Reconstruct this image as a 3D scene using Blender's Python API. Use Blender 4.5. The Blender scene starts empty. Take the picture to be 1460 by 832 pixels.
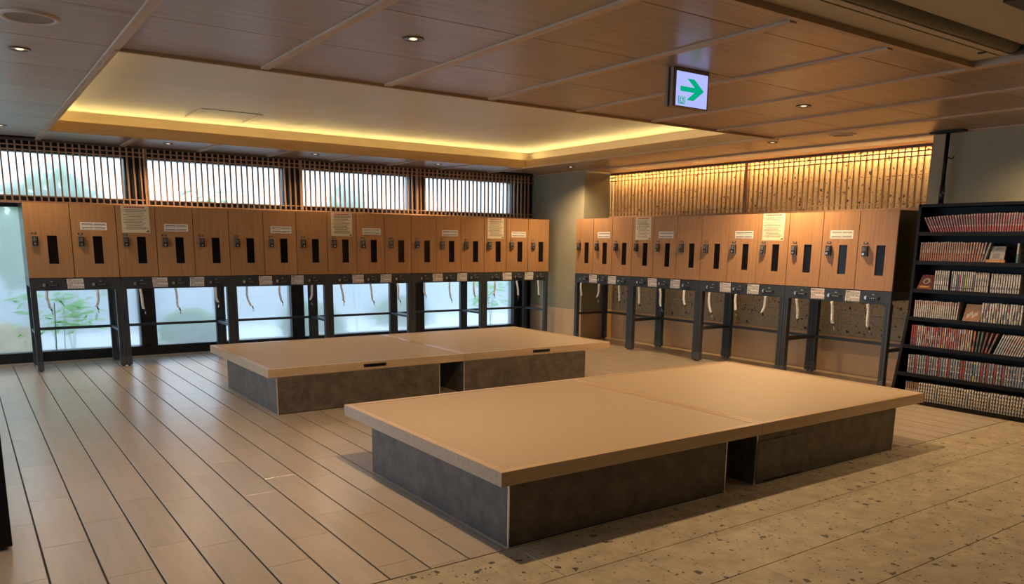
import bpy, bmesh, math, random
from mathutils import Matrix, Vector
random.seed(7)
S = bpy.context.scene
COL = S.collection
# ------------------------------------------------------------------ camera
FPX, YAW, PITCH, ROLL, SHY = 1112.5, 0.612, -0.186, 0.012, 139.8
fw = Vector((math.sin(YAW)*math.cos(PITCH), math.cos(YAW)*math.cos(PITCH), math.sin(PITCH)))
r0 = Vector((math.cos(YAW), -math.sin(YAW), 0)); u0 = r0.cross(fw)
r1 = math.cos(ROLL)*r0 + math.sin(ROLL)*u0; u1 = -math.sin(ROLL)*r0 + math.cos(ROLL)*u0
cam = bpy.data.objects.new('camera', bpy.data.cameras.new('camera')); COL.objects.link(cam)
M = Matrix.Identity(4)
for i in range(3):
    M[i][0] = r1[i]; M[i][1] = u1[i]; M[i][2] = -fw[i]
M.translation = Vector((0, 0, 1.6))
cam.matrix_world = M
cam.data.sensor_width = 36; cam.data.lens = FPX/1460*36; cam.data.shift_y = SHY/1460
cam.data.clip_start = 0.02
S.camera = cam
# ------------------------------------------------------------------ world, exposure
W = bpy.data.worlds.new('overcast_sky'); S.world = W; W.use_nodes = True
nt = W.node_tree; nt.nodes.clear()
wo = nt.nodes.new('ShaderNodeOutputWorld'); wb = nt.nodes.new('ShaderNodeBackground')
tc = nt.nodes.new('ShaderNodeTexCoord'); sx = nt.nodes.new('ShaderNodeSeparateXYZ'); cr = nt.nodes.new('ShaderNodeValToRGB')
nt.links.new(tc.outputs['Generated'], sx.inputs[0]); nt.links.new(sx.outputs['Z'], cr.inputs[0])
cr.color_ramp.elements[0].position = 0.0; cr.color_ramp.elements[0].color = (0.54, 0.63, 0.73, 1)
cr.color_ramp.elements[1].position = 0.5; cr.color_ramp.elements[1].color = (0.58, 0.73, 0.92, 1)
nt.links.new(cr.outputs[0], wb.inputs[0]); wb.inputs[1].default_value = 4.6
nt.links.new(wb.outputs[0], wo.inputs[0])
S.view_settings.view_transform = 'Standard'; S.view_settings.look = 'None'
S.view_settings.exposure = 0.12; S.view_settings.gamma = 1.0; S.view_settings.use_curve_mapping = False
S.cycles.use_denoising = True
S.cycles.max_bounces = 8; S.cycles.diffuse_bounces = 4; S.cycles.glossy_bounces = 4
S.cycles.transmission_bounces = 6; S.cycles.transparent_max_bounces = 8
S.cycles.sample_clamp_indirect = 6
P_SPOT, P_COVE, P_NICHE = 150.0, 32.0, 80.0
WARM = (1.0, 0.68, 0.37); GOLD = (1.0, 0.74, 0.27)
# ------------------------------------------------------------------ key dimensions (metres)
ZC = 2.788
XP, XST, YP, YN = 8.557, 9.25, 10.18, 4.497
YG = 11.72
TX0, TX1, TY0, TY1, ZT, SB = 0.955, 7.63, 5.78, 10.557, 3.044, 0.216

# ------------------------------------------------------------------ materials
MATS = {}
def nm(name):
    m = bpy.data.materials.new(name); m.use_nodes = True
    return m, m.node_tree, m.node_tree.nodes['Principled BSDF']
def plain(name, col, rough=.5, metal=0., spec=None, bump=0., bscale=60., var=0., vscale=4.):
    if name in MATS: return MATS[name]
    m, t, b = nm(name)
    b.inputs['Base Color'].default_value = (*col, 1); b.inputs['Roughness'].default_value = rough
    b.inputs['Metallic'].default_value = metal
    if spec is not None: b.inputs['Specular IOR Level'].default_value = spec
    if bump or var:
        g = t.nodes.new('ShaderNodeNewGeometry'); n = t.nodes.new('ShaderNodeTexNoise')
        n.inputs['Scale'].default_value = bscale; n.inputs['Detail'].default_value = 4
        t.links.new(g.outputs['Position'], n.inputs['Vector'])
        if bump:
            bp = t.nodes.new('ShaderNodeBump'); bp.inputs['Strength'].default_value = bump; bp.inputs['Distance'].default_value = .004
            t.links.new(n.outputs[0], bp.inputs['Height']); t.links.new(bp.outputs[0], b.inputs['Normal'])
        if var:
            n2 = t.nodes.new('ShaderNodeTexNoise'); n2.inputs['Scale'].default_value = vscale; n2.inputs['Detail'].default_value = 5
            t.links.new(g.outputs['Position'], n2.inputs['Vector'])
            r = t.nodes.new('ShaderNodeValToRGB')
            r.color_ramp.elements[0].position = .3; r.color_ramp.elements[1].position = .7
            r.color_ramp.elements[0].color = (*[c*(1-var) for c in col], 1); r.color_ramp.elements[1].color = (*[min(1, c*(1+var)) for c in col], 1)
            t.links.new(n2.outputs[0], r.inputs[0]); t.links.new(r.outputs[0], b.inputs['Base Color'])
    MATS[name] = m; return m
def wood(name, c1, c2, axis='x', fine=26., along=1.6, rough=.4, spec=.5, bump=.08, rnd=.10, coat=0.):
    if name in MATS: return MATS[name]
    m, t, b = nm(name)
    g = t.nodes.new('ShaderNodeNewGeometry'); oi = t.nodes.new('ShaderNodeObjectInfo')
    mp = t.nodes.new('ShaderNodeMapping'); ad = t.nodes.new('ShaderNodeVectorMath'); ad.operation = 'ADD'
    mu = t.nodes.new('ShaderNodeMath'); mu.operation = 'MULTIPLY'; mu.inputs[1].default_value = 37.
    t.links.new(oi.outputs['Random'], mu.inputs[0])
    t.links.new(g.outputs['Position'], ad.inputs[0]); t.links.new(mu.outputs[0], ad.inputs[1])
    t.links.new(ad.outputs[0], mp.inputs[0])
    s = [fine]*3; s['xyz'.index(axis)] = along; mp.inputs['Scale'].default_value = s
    n = t.nodes.new('ShaderNodeTexNoise'); n.inputs['Scale'].default_value = 1.; n.inputs['Detail'].default_value = 6; n.inputs['Roughness'].default_value = .65
    n.inputs['Distortion'].default_value = .6
    t.links.new(mp.outputs[0], n.inputs['Vector'])
    r = t.nodes.new('ShaderNodeValToRGB'); r.color_ramp.elements[0].position = .32; r.color_ramp.elements[1].position = .68
    r.color_ramp.elements[0].color = (*c2, 1); r.color_ramp.elements[1].color = (*c1, 1)
    t.links.new(n.outputs[0], r.inputs[0])
    hs = t.nodes.new('ShaderNodeHueSaturation'); mr = t.nodes.new('ShaderNodeMapRange')
    mr.inputs['To Min'].default_value = 1-rnd; mr.inputs['To Max'].default_value = 1+rnd
    t.links.new(oi.outputs['Random'], mr.inputs['Value']); t.links.new(mr.outputs[0], hs.inputs['Value'])
    t.links.new(r.outputs[0], hs.inputs['Color']); t.links.new(hs.outputs[0], b.inputs['Base Color'])
    b.inputs['Roughness'].default_value = rough; b.inputs['Specular IOR Level'].default_value = spec
    b.inputs['Coat Weight'].default_value = coat; b.inputs['Coat Roughness'].default_value = .25
    if bump:
        bp = t.nodes.new('ShaderNodeBump'); bp.inputs['Strength'].default_value = bump; bp.inputs['Distance'].default_value = .002
        t.links.new(n.outputs[0], bp.inputs['Height']); t.links.new(bp.outputs[0], b.inputs['Normal'])
    MATS[name] = m; return m
def emit(name, col, st):
    m = bpy.data.materials.new(name); m.use_nodes = True; t = m.node_tree; t.nodes.clear()
    o = t.nodes.new('ShaderNodeOutputMaterial'); e = t.nodes.new('ShaderNodeEmission')
    e.inputs[0].default_value = (*col, 1); e.inputs[1].default_value = st; t.links.new(e.outputs[0], o.inputs[0])
    return m
def tuff(name, c1, c2, cdark, rough=.6, scale=1., pits=.5, less=.1):
    """pale volcanic stone with dark flecks and pits"""
    m, t, b = nm(name)
    g = t.nodes.new('ShaderNodeNewGeometry')
    n = t.nodes.new('ShaderNodeTexNoise'); n.inputs['Scale'].default_value = 5*scale; n.inputs['Detail'].default_value = 8; n.inputs['Roughness'].default_value = .7
    t.links.new(g.outputs['Position'], n.inputs['Vector'])
    r = t.nodes.new('ShaderNodeValToRGB'); r.color_ramp.elements[0].position = .35; r.color_ramp.elements[1].position = .65
    r.color_ramp.elements[0].color = (*c2, 1); r.color_ramp.elements[1].color = (*c1, 1); t.links.new(n.outputs[0], r.inputs[0])
    # two sizes of flecks: voronoi cells, only some of them filled
    prev = r.outputs[0]; fac = []
    for sc, rad, keep in ((14*scale, .34, .62), (34*scale, .36, .60)):
        dn = t.nodes.new('ShaderNodeTexNoise'); dn.inputs['Scale'].default_value = sc*1.6; dn.inputs['Detail'].default_value = 3
        t.links.new(g.outputs['Position'], dn.inputs['Vector'])
        mx = t.nodes.new('ShaderNodeMix'); mx.data_type = 'VECTOR'; mx.inputs[0].default_value = .06*14*scale/sc
        t.links.new(g.outputs['Position'], mx.inputs[4]); t.links.new(dn.outputs['Color'], mx.inputs[5])
        v = t.nodes.new('ShaderNodeTexVoronoi'); v.inputs['Scale'].default_value = sc; v.inputs['Randomness'].default_value = 1
        t.links.new(mx.outputs[1], v.inputs['Vector'])
        lt = t.nodes.new('ShaderNodeMath'); lt.operation = 'LESS_THAN'; lt.inputs[1].default_value = rad
        t.links.new(v.outputs['Distance'], lt.inputs[0])
        sp = t.nodes.new('ShaderNodeSeparateColor'); t.links.new(v.outputs['Color'], sp.inputs[0])
        gt = t.nodes.new('ShaderNodeMath'); gt.operation = 'GREATER_THAN'; gt.inputs[1].default_value = keep+less
        t.links.new(sp.outputs[0], gt.inputs[0])
        # fleck size depends on another channel of the cell colour
        ml = t.nodes.new('ShaderNodeMath'); ml.operation = 'MULTIPLY'; t.links.new(sp.outputs[1], ml.inputs[0]); ml.inputs[1].default_value = rad
        t.links.new(ml.outputs[0], lt.inputs[1])
        an = t.nodes.new('ShaderNodeMath'); an.operation = 'MULTIPLY'; t.links.new(lt.outputs[0], an.inputs[0]); t.links.new(gt.outputs[0], an.inputs[1])
        fac.append(an)
        mc = t.nodes.new('ShaderNodeMix'); mc.data_type = 'RGBA'; t.links.new(an.outputs[0], mc.inputs[0])
        t.links.new(prev, mc.inputs[6]); mc.inputs[7].default_value = (*cdark, 1); prev = mc.outputs[2]
    t.links.new(prev, b.inputs['Base Color'])
    fn = t.nodes.new('ShaderNodeTexNoise'); fn.inputs['Scale'].default_value = 90; fn.inputs['Detail'].default_value = 3
    t.links.new(g.outputs['Position'], fn.inputs['Vector'])
    su = t.nodes.new('ShaderNodeMath'); su.operation = 'SUBTRACT'; t.links.new(fn.outputs[0], su.inputs[0]); t.links.new(fac[0].outputs[0], su.inputs[1])
    bp = t.nodes.new('ShaderNodeBump'); bp.inputs['Strength'].default_value = pits; bp.inputs['Distance'].default_value = .004
    t.links.new(su.outputs[0], bp.inputs['Height']); t.links.new(bp.outputs[0], b.inputs['Normal'])
    b.inputs['Roughness'].default_value = rough
    return m

m_ceil = wood('ceiling_wood', (.34, .235, .158), (.225, .148, .095), 'x', 30, 1.4, .34, .6, .03, .07, .25)
m_tray = wood('coffer_wood', (.60, .53, .43), (.54, .47, .37), 'x', 26, 1.2, .45, .5, .04, .04)
m_batten = wood('batten_wood', (.50, .35, .235), (.40, .28, .18), 'y', 30, 1.4, .5, .4, .05, .05)
m_fascia = wood('fascia_wood', (.44, .28, .14), (.36, .22, .10), 'x', 30, 1.4, .5, .4, .05, .05)
m_slat = wood('lattice_wood', (.46, .26, .15), (.36, .20, .11), 'z', 40, 3, .5, .4, .05, .08)
m_lock_wood = wood('locker_wood', (.43, .232, .105), (.33, .170, .072), 'z', 34, 1.3, .36, .5, .04, .05)
m_dado = wood('dado_wood', (.60, .42, .25), (.53, .36, .20), 'x', 22, 1.0, .45, .4, .05, .05)
m_rim = wood('platform_rim_wood', (.53, .38, .24), (.43, .295, .175), 'x', 34, 1.6, .30, .5, .06, .05)
m_floor = wood('floor_plank_tile', (.44, .36, .275), (.365, .295, .22), 'y', 16, 2.0, .30, 1., .04, .07, .35)
m_grout = plain('floor_grout', (.085, .075, .065), .7)
m_stone = tuff('floor_stone', (.41, .34, .225), (.27, .22, .145), (.030, .026, .02), .55, 1.25, .35, .04)
m_wstone = tuff('wall_stone', (.40, .33, .21), (.34, .27, .165), (.05, .033, .02), .8, 1.35, .8, -.12)
m_olive = plain('olive_plaster', (.30, .28, .19), .85, bump=.25, bscale=140, var=.06, vscale=3)
m_dark = plain('black_window_frame', (.014, .014, .015), .4, .2)
m_steel = plain('charcoal_steel', (.050, .058, .066), .42, .3)
m_steel2 = plain('grey_steel_shoe', (.085, .09, .095), .4, .4)
m_black = plain('black_plastic', (.012, .012, .013), .3)
m_blackgloss = plain('black_glossy_acrylic', (.006, .005, .005), .12, 0, .3)
m_shelf = plain('black_shelf_steel', (.0045, .004, .004), .5, 0, .25)
m_chrome = plain('brushed_chrome', (.75, .73, .70), .25, 1.)
m_alu = plain('aluminium_trim', (.80, .74, .66), .3, .9)
m_cream = plain('cream_panel', (.42, .36, .26), .6)
m_roller = plain('grey_roller_fabric', (.16, .14, .11), .8)
m_paper = plain('cream_paper', (.62, .55, .38), .7)
m_white = plain('white_card', (.74, .72, .66), .6)
m_ink = plain('black_ink', (.03, .03, .03), .8)
m_red = plain('red_ink', (.45, .03, .02), .7)
m_cord = plain('clear_grey_cord', (.82, .83, .84), .35)
m_trimw = plain('downlight_white_reflector', (.75, .72, .68), .15, .9)
m_spk = plain('speaker_grille', (.20, .14, .09), .6)
m_ring = wood('speaker_ring_wood', (.52, .40, .30), (.46, .35, .26), 'x', 20, 2, .4, .4, 0, .02)
m_lamp = emit('lamp_warm', (1, .74, .46), 1.6)

# dark cloudy laminate on the platform plinths
m_plinth, t_, b_ = nm('plinth_dark_laminate')
g_ = t_.nodes.new('ShaderNodeNewGeometry'); n_ = t_.nodes.new('ShaderNodeTexNoise'); n_.inputs['Scale'].default_value = 9; n_.inputs['Detail'].default_value = 9; n_.inputs['Roughness'].default_value = .72
r_ = t_.nodes.new('ShaderNodeValToRGB'); r_.color_ramp.elements[0].position = .36; r_.color_ramp.elements[1].position = .72
r_.color_ramp.elements[0].color = (.052, .041, .032, 1); r_.color_ramp.elements[1].color = (.145, .116, .09, 1)
t_.links.new(g_.outputs['Position'], n_.inputs['Vector']); t_.links.new(n_.outputs[0], r_.inputs[0]); t_.links.new(r_.outputs[0], b_.inputs['Base Color'])
b_.inputs['Roughness'].default_value = .42
# woven tatami: fine ribs along x
m_tatami, t_, b_ = nm('tatami_weave')
g_ = t_.nodes.new('ShaderNodeNewGeometry'); w_ = t_.nodes.new('ShaderNodeTexWave'); w_.wave_type = 'BANDS'; w_.bands_direction = 'Y'
w_.inputs['Scale'].default_value = 16; w_.inputs['Distortion'].default_value = .4; w_.inputs['Detail'].default_value = 1
t_.links.new(g_.outputs['Position'], w_.inputs['Vector'])
n_ = t_.nodes.new('ShaderNodeTexNoise'); n_.inputs['Scale'].default_value = 60; n_.inputs['Detail'].default_value = 4
t_.links.new(g_.outputs['Position'], n_.inputs['Vector'])
r_ = t_.nodes.new('ShaderNodeValToRGB'); r_.color_ramp.elements[0].color = (.38, .285, .185, 1); r_.color_ramp.elements[1].color = (.50, .38, .25, 1)
mm_ = t_.nodes.new('ShaderNodeMath'); mm_.operation = 'MULTIPLY'; t_.links.new(w_.outputs[1], mm_.inputs[0]); t_.links.new(n_.outputs[0], mm_.inputs[1])
t_.links.new(mm_.outputs[0], r_.inputs[0]); t_.links.new(r_.outputs[0], b_.inputs['Base Color'])
bp_ = t_.nodes.new('ShaderNodeBump'); bp_.inputs['Strength'].default_value = .7; bp_.inputs['Distance'].default_value = .002
t_.links.new(mm_.outputs[0], bp_.inputs['Height']); t_.links.new(bp_.outputs[0], b_.inputs['Normal'])
b_.inputs['Roughness'].default_value = .50; b_.inputs['Specular IOR Level'].default_value = .4
# frosted film on glass: part clear, part scattering
m_glass = bpy.data.materials.new('frosted_film_glass'); m_glass.use_nodes = True; t_ = m_glass.node_tree; t_.nodes.clear()
o_ = t_.nodes.new('ShaderNodeOutputMaterial'); tr_ = t_.nodes.new('ShaderNodeBsdfTransparent'); tl_ = t_.nodes.new('ShaderNodeBsdfTranslucent'); gl_ = t_.nodes.new('ShaderNodeBsdfGlossy')
tr_.inputs[0].default_value = (.76, .80, .82, 1); tl_.inputs[0].default_value = (.80, .84, .86, 1); gl_.inputs['Roughness'].default_value = .12
a_ = t_.nodes.new('ShaderNodeMixShader'); c_ = t_.nodes.new('ShaderNodeMixShader')
a_.inputs[0].default_value = .34; c_.inputs[0].default_value = .05
rf_ = t_.nodes.new('ShaderNodeBsdfRefraction'); rf_.inputs['Color'].default_value = (.86, .90, .92, 1); rf_.inputs['IOR'].default_value = 1.16; rf_.inputs['Roughness'].default_value = .5
d_ = t_.nodes.new('ShaderNodeMixShader'); d_.inputs[0].default_value = .62
t_.links.new(tr_.outputs[0], d_.inputs[1]); t_.links.new(rf_.outputs[0], d_.inputs[2]); t_.links.new(d_.outputs[0], a_.inputs[1]); t_.links.new(tl_.outputs[0], a_.inputs[2])
t_.links.new(a_.outputs[0], c_.inputs[1]); t_.links.new(gl_.outputs[0], c_.inputs[2]); t_.links.new(c_.outputs[0], o_.inputs[0])

m_clear = bpy.data.materials.new('clear_glass_face'); m_clear.use_nodes = True; t_ = m_clear.node_tree; t_.nodes.clear()
o_ = t_.nodes.new('ShaderNodeOutputMaterial'); tr_ = t_.nodes.new('ShaderNodeBsdfTransparent'); gl_ = t_.nodes.new('ShaderNodeBsdfGlossy'); gl_.inputs['Roughness'].default_value = .03; c_ = t_.nodes.new('ShaderNodeMixShader'); c_.inputs[0].default_value = .05
t_.links.new(tr_.outputs[0], c_.inputs[1]); t_.links.new(gl_.outputs[0], c_.inputs[2]); t_.links.new(c_.outputs[0], o_.inputs[0])
m_tint = bpy.data.materials.new('tinted_glass'); m_tint.use_nodes = True; t_ = m_tint.node_tree; t_.nodes.clear()
o_ = t_.nodes.new('ShaderNodeOutputMaterial'); tr_ = t_.nodes.new('ShaderNodeBsdfTransparent'); tr_.inputs[0].default_value = (.88, .92, .96, 1); gl_ = t_.nodes.new('ShaderNodeBsdfGlossy'); gl_.inputs['Roughness'].default_value = .03; c_ = t_.nodes.new('ShaderNodeMixShader'); c_.inputs[0].default_value = .06
t_.links.new(tr_.outputs[0], c_.inputs[1]); t_.links.new(gl_.outputs[0], c_.inputs[2]); t_.links.new(c_.outputs[0], o_.inputs[0])
def pane(x0, x1, y, z0, z1, parent):
    m = MB().box(x0, x1, y, y+.006, z0, z1)
    m.m = [1]*6; m.m[4] = 0          # the film is on the outer face
    return m.build('window_pane', [m_glass, m_clear], parent)
# ------------------------------------------------------------------ mesh helpers
class MB:
    def __init__(s): s.v = []; s.f = []; s.m = []
    def box(s, x0, x1, y0, y1, z0, z1, m=0):
        if x0 > x1: x0, x1 = x1, x0
        if y0 > y1: y0, y1 = y1, y0
        if z0 > z1: z0, z1 = z1, z0
        n = len(s.v)
        s.v += [(x0, y0, z0), (x1, y0, z0), (x1, y1, z0), (x0, y1, z0), (x0, y0, z1), (x1, y0, z1), (x1, y1, z1), (x0, y1, z1)]
        for q in ((0, 3, 2, 1), (4, 5, 6, 7), (0, 1, 5, 4), (1, 2, 6, 5), (2, 3, 7, 6), (3, 0, 4, 7)):
            s.f.append(tuple(n+i for i in q)); s.m.append(m)
        return s
    def hexa(s, pts, m=0):
        """8 points: bottom 4 then top 4, counter-clockwise from above"""
        n = len(s.v); s.v += [tuple(p) for p in pts]
        for q in ((0, 3, 2, 1), (4, 5, 6, 7), (0, 1, 5, 4), (1, 2, 6, 5), (2, 3, 7, 6), (3, 0, 4, 7)):
            s.f.append(tuple(n+i for i in q)); s.m.append(m)
        return s
    def poly_prism(s, pts, axis, a0, a1, m=0):
        """extrude a 2-D outline along axis; pts given in the other two coordinates"""
        def P(p, a):
            q = list(p); q.insert('xyz'.index(axis), a); return tuple(q)
        n = len(s.v); k = len(pts)
        s.v += [P(p, a0) for p in pts] + [P(p, a1) for p in pts]
        s.f.append(tuple(range(n, n+k))); s.m.append(m); s.f.append(tuple(reversed(range(n+k, n+2*k)))); s.m.append(m)
        for i in range(k):
            j = (i+1) % k; s.f.append((n+i, n+k+i, n+k+j, n+j)); s.m.append(m)
        return s
    def cyl(s, c, r, h, axis='z', seg=20, m=0, r2=None):
        r2 = r if r2 is None else r2
        n = len(s.v); ax = 'xyz'.index(axis); oth = [i for i in range(3) if i != ax]
        for rr, a in ((r, 0), (r2, h)):
            for i in range(seg):
                p = list(c); p[oth[0]] += rr*math.cos(2*math.pi*i/seg); p[oth[1]] += rr*math.sin(2*math.pi*i/seg); p[ax] += a; s.v.append(tuple(p))
        s.f.append(tuple(range(n, n+seg))); s.m.append(m); s.f.append(tuple(reversed(range(n+seg, n+2*seg)))); s.m.append(m)
        for i in range(seg):
            j = (i+1) % seg; s.f.append((n+i, n+seg+i, n+seg+j, n+j)); s.m.append(m)
        return s
    def lathe(s, c, prof, seg=28, m=0, mats=None):
        n = len(s.v)
        for r, z in prof:
            for i in range(seg):
                s.v.append((c[0]+r*math.cos(2*math.pi*i/seg), c[1]+r*math.sin(2*math.pi*i/seg), c[2]+z))
        for k in range(len(prof)-1):
            for i in range(seg):
                j = (i+1) % seg
                s.f.append((n+k*seg+i, n+k*seg+j, n+(k+1)*seg+j, n+(k+1)*seg+i)); s.m.append(mats[k] if mats else m)
        return s
    def tube(s, pts, r, seg=6, m=0):
        n = len(s.v); P = [Vector(p) for p in pts]
        for i, p in enumerate(P):
            d = (P[min(i+1, len(P)-1)]-P[max(i-1, 0)]).normalized()
            a = d.cross(Vector((0, 0, 1)) if abs(d.z) < .9 else Vector((1, 0, 0))).normalized(); b = d.cross(a)
            for k in range(seg):
                q = p + r*(math.cos(2*math.pi*k/seg)*a+math.sin(2*math.pi*k/seg)*b); s.v.append(tuple(q))
        for i in range(len(P)-1):
            for k in range(seg):
                j = (k+1) % seg; s.f.append((n+i*seg+k, n+i*seg+j, n+(i+1)*seg+j, n+(i+1)*seg+k)); s.m.append(m)
        s.f.append(tuple(reversed(range(n, n+seg)))); s.m.append(m); e = n+(len(P)-1)*seg
        s.f.append(tuple(range(e, e+seg))); s.m.append(m)
        return s
    def mesh(s, name, mats, bevel=0., smooth=False):
        me = bpy.data.meshes.new(name); me.from_pydata(s.v, [], s.f)
        mats = mats if isinstance(mats, (list, tuple)) else [mats]
        for m in mats: me.materials.append(m)
        me.polygons.foreach_set('material_index', s.m)
        bm = bmesh.new(); bm.from_mesh(me)
        bmesh.ops.recalc_face_normals(bm, faces=bm.faces)
        if bevel:
            bmesh.ops.bevel(bm, geom=[e for e in bm.edges if len(e.link_faces) == 2], offset=bevel, segments=1, affect='EDGES', clamp_overlap=True)
        if smooth:
            for f in bm.faces: f.smooth = len(f.verts) == 4
        bm.to_mesh(me); bm.free(); me.update()
        return me
    def build(s, name, mats, parent=None, bevel=0., smooth=False, loc=None, rz=0.):
        return put(name, s.mesh(name, mats, bevel, smooth), parent, loc, rz)
def put(name, me, parent=None, loc=None, rz=0.):
    o = bpy.data.objects.new(name, me); COL.objects.link(o)
    if parent is not None: o.parent = parent
    if loc is not None: o.location = loc
    if rz: o.rotation_euler[2] = rz
    return o
def thing(name, label, cat, loc=(0, 0, 0), rz=0., group=None, data=None):
    o = bpy.data.objects.new(name, data); COL.objects.link(o); o.location = loc; o.rotation_euler[2] = rz
    o['label'] = label; o['category'] = cat
    if group: o['group'] = group
    return o
def structure(o, label=None):
    o['kind'] = 'structure'
    if label: o['label'] = label
    return o
def B(*a): return MB().box(*a)

# ================================================================== FLOOR
YF = 3.224                                 # wood-tile / stone boundary
PW, PL, PX = .2256, .885, .204
floor = structure(B(-3.6, 9.5, -3.2, 12.0, -.12, -.008).build('floor', m_grout))
pm = B(-PW/2+.0050, PW/2-.0050, -PL/2+.0011, PL/2-.0011, -.012, 0).mesh('floor_plank', m_floor, bevel=.0012)
OFF = [.14, .435, .73, .591]
import_planks = []
def clip_plank(i, y0, y1):
    x = PX+PW*(i+.5); return x, max(y0, YF+.001), min(y1, 11.66)
far = MB(); cand = []
for i in range(-17, 41):
    x = PX+PW*(i+.5)
    if x+PW/2 > 9.25: break
    y = OFF[i % 4]+PL*2
    while y < 11.66:
        a, b = max(y, YF), min(y+PL, 11.66)
        if b-a > .004:
            d = math.hypot(x, (a+b)/2)
            inv = -.15 < x/((a+b)/2) < 1.9     # inside the photographed wedge
            hid = (2.3 < x < 5.9 and 3.3 < (a+b)/2 < 4.9) or (2.35 < x < 5.9 and 7.2 < (a+b)/2 < 8.6) or x > XP and ((a+b)/2 > YP or (a+b)/2 < YN)
            cand.append((0 if inv and not hid else 1, d, x, a, b))
        y += PL
cand.sort()
for k, (bad, d, x, a, b) in enumerate(cand):
    if k < 298 and not bad:
        if b-a > PL-.01:
            put('floor_plank', pm, floor, (x, (a+b)/2, 0))
        else:
            B(-PW/2+.0050, PW/2-.0050, -(b-a)/2+.0011, (b-a)/2-.0011, -.012, 0).build('floor_plank', m_floor, floor, .0012, loc=(x, (a+b)/2, 0))
    else:
        far.box(x-PW/2+.0050, x+PW/2-.0050, a+.0011, b-.0011, -.012, 0)
fp = far.build('floor_planks_far', m_floor, floor); fp['kind'] = 'stuff'
# stone paving
sy = [3.218, 2.78, 2.325, 1.88, 1.43, .98, .53, .08, -.37, -.82, -1.27, -1.72, -2.17, -2.62, -3.07]
farst = MB()
for r in range(len(sy)-1):
    y1, y0 = sy[r], sy[r+1]; x = (2.29 if r % 2 == 0 else 2.75) - .9*6
    while x < XP:
        a, b = x, min(x+.9, XP)
        if b-a > .05 and b > -3.5:
            if y1 > 1.3 and b > .5 and a < 8.6:
                B(-(b-a)/2+.0018, (b-a)/2-.0018, -(y1-y0)/2+.0018, (y1-y0)/2-.0018, -.012, 0).build('stone_tile', m_stone, floor, .002, loc=((a+b)/2, (y0+y1)/2, 0))
            else: farst.box(a+.0018, b-.0018, y0+.0018, y1-.0018, -.012, 0)
        x += .9
fs = farst.build('stone_tiles_far', m_stone, floor); fs['kind'] = 'stuff'

# ================================================================== CEILING
ceiling = structure(B(-3.6, 9.6, -3.2, 12.0, 3.10, 3.25).build('ceiling', m_cream))
P0, PP = .935, .9493
bx = [P0+PP*k for k in range(-5, 9)]
ys = [5.755-.9*k for k in range(9, 0, -1)] + [5.755+.93*k for k in range(0, 7)]
SLX, SLY = 5.63, 2.75                    # corner of the shutter opening
def panel(x0, x1, y0, y1, mat=m_ceil, z=ZC):
    x1 = min(x1, XP-.03)
    if x1-x0 < .05 or y1-y0 < .03: return
    B(-(x1-x0)/2, (x1-x0)/2, -(y1-y0)/2+.0035, (y1-y0)/2-.0035, 0, .018).build('ceiling_panel', mat, ceiling, .0015, loc=((x0+x1)/2, (y0+y1)/2, z))
for i in range(len(bx)):
    x0 = bx[i]+.0; x1 = bx[i+1] if i+1 < len(bx) else XP-.03
    if x0 > XP-.1: break
    for j in range(len(ys)-1):
        y0, y1 = ys[j], ys[j+1]
        cx = (x0+x1)/2
        if y1 > 11.56: y1 = 11.60
        if cx > TX0 and cx < TX1 and y0 > TY0-.1: continue
        if x0 > SLX-.1 or y0 > SLY: panel(x0, x1, y0, y1)
        elif y1 > SLY+.05: panel(x0, x1, SLY+.03, y1)
    if TX0 < (x0+x1)/2 < TX1: panel(x0, x1, TY1+.02, 11.60)
for k, x in enumerate(bx):                # battens run towards the windows
    if x > XP-.05: continue
    inside = TX0+.1 < x < TX1-.1
    segs = []
    lo = SLY+.06 if x < SLX-.02 else -3.1
    if inside: segs = [(lo, TY0-.03), (TY1+.03, 11.56)]
    else: segs = [(lo, 11.56)]
    for a, b in segs:
        B(-.030, .030, -(b-a)/2, (b-a)/2, -.013, .01).build('ceiling_batten', m_batten, ceiling, .0015, loc=(x, (a+b)/2, ZC))
# perimeter trims
B(XP-.03, XP+.012, -3.1, 11.6, ZC-.016, ZC+.03).build('ceiling_trim', m_batten, ceiling)
# coffer: fascia boards, trough, upright, upper ceiling
for nme, a in (('fascia_board', (TX0-.02, TX1+.02, TY0-.022, TY0, ZC-.020, 2.912)), ('fascia_board', (TX0-.02, TX1+.02, TY1, TY1+.022, ZC-.004, 2.912)),
               ('fascia_board', (TX0-.022, TX0, TY0, TY1, ZC-.020, 2.912)), ('fascia_board', (TX1, TX1+.022, TY0, TY1, ZC-.004, 2.912))):
    B(*a).build(nme, m_fascia, ceiling)
tr = MB()
tr.box(TX0-SB, TX0-.022, TY0-SB, TY1+SB, 2.86, 2.872).box(TX1+.022, TX1+SB, TY0-SB, TY1+SB, 2.86, 2.872)
tr.box(TX0-.022, TX1+.022, TY0-SB, TY0-.022, 2.86, 2.872).box(TX0-.022, TX1+.022, TY1+.022, TY1+SB, 2.86, 2.872)
tr.build('cove_trough', m_tray, ceiling)
up = MB()
up.box(TX0-SB-.02, TX0-SB, TY0-SB, TY1+SB, 2.86, 3.06).box(TX1+SB, TX1+SB+.02, TY0-SB, TY1+SB, 2.86, 3.06)
up.box(TX0-SB, TX1+SB, TY0-SB-.02, TY0-SB, 2.86, 3.06).box(TX0-SB, TX1+SB, TY1+SB, TY1+SB+.02, 2.86, 3.06)
up.build('coffer_upright', m_tray, ceiling)
cxs = [TX0-SB, 3.72, 5.78, TX1+SB]; cys = [TY0-SB, 8.31, TY1+SB]
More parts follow.
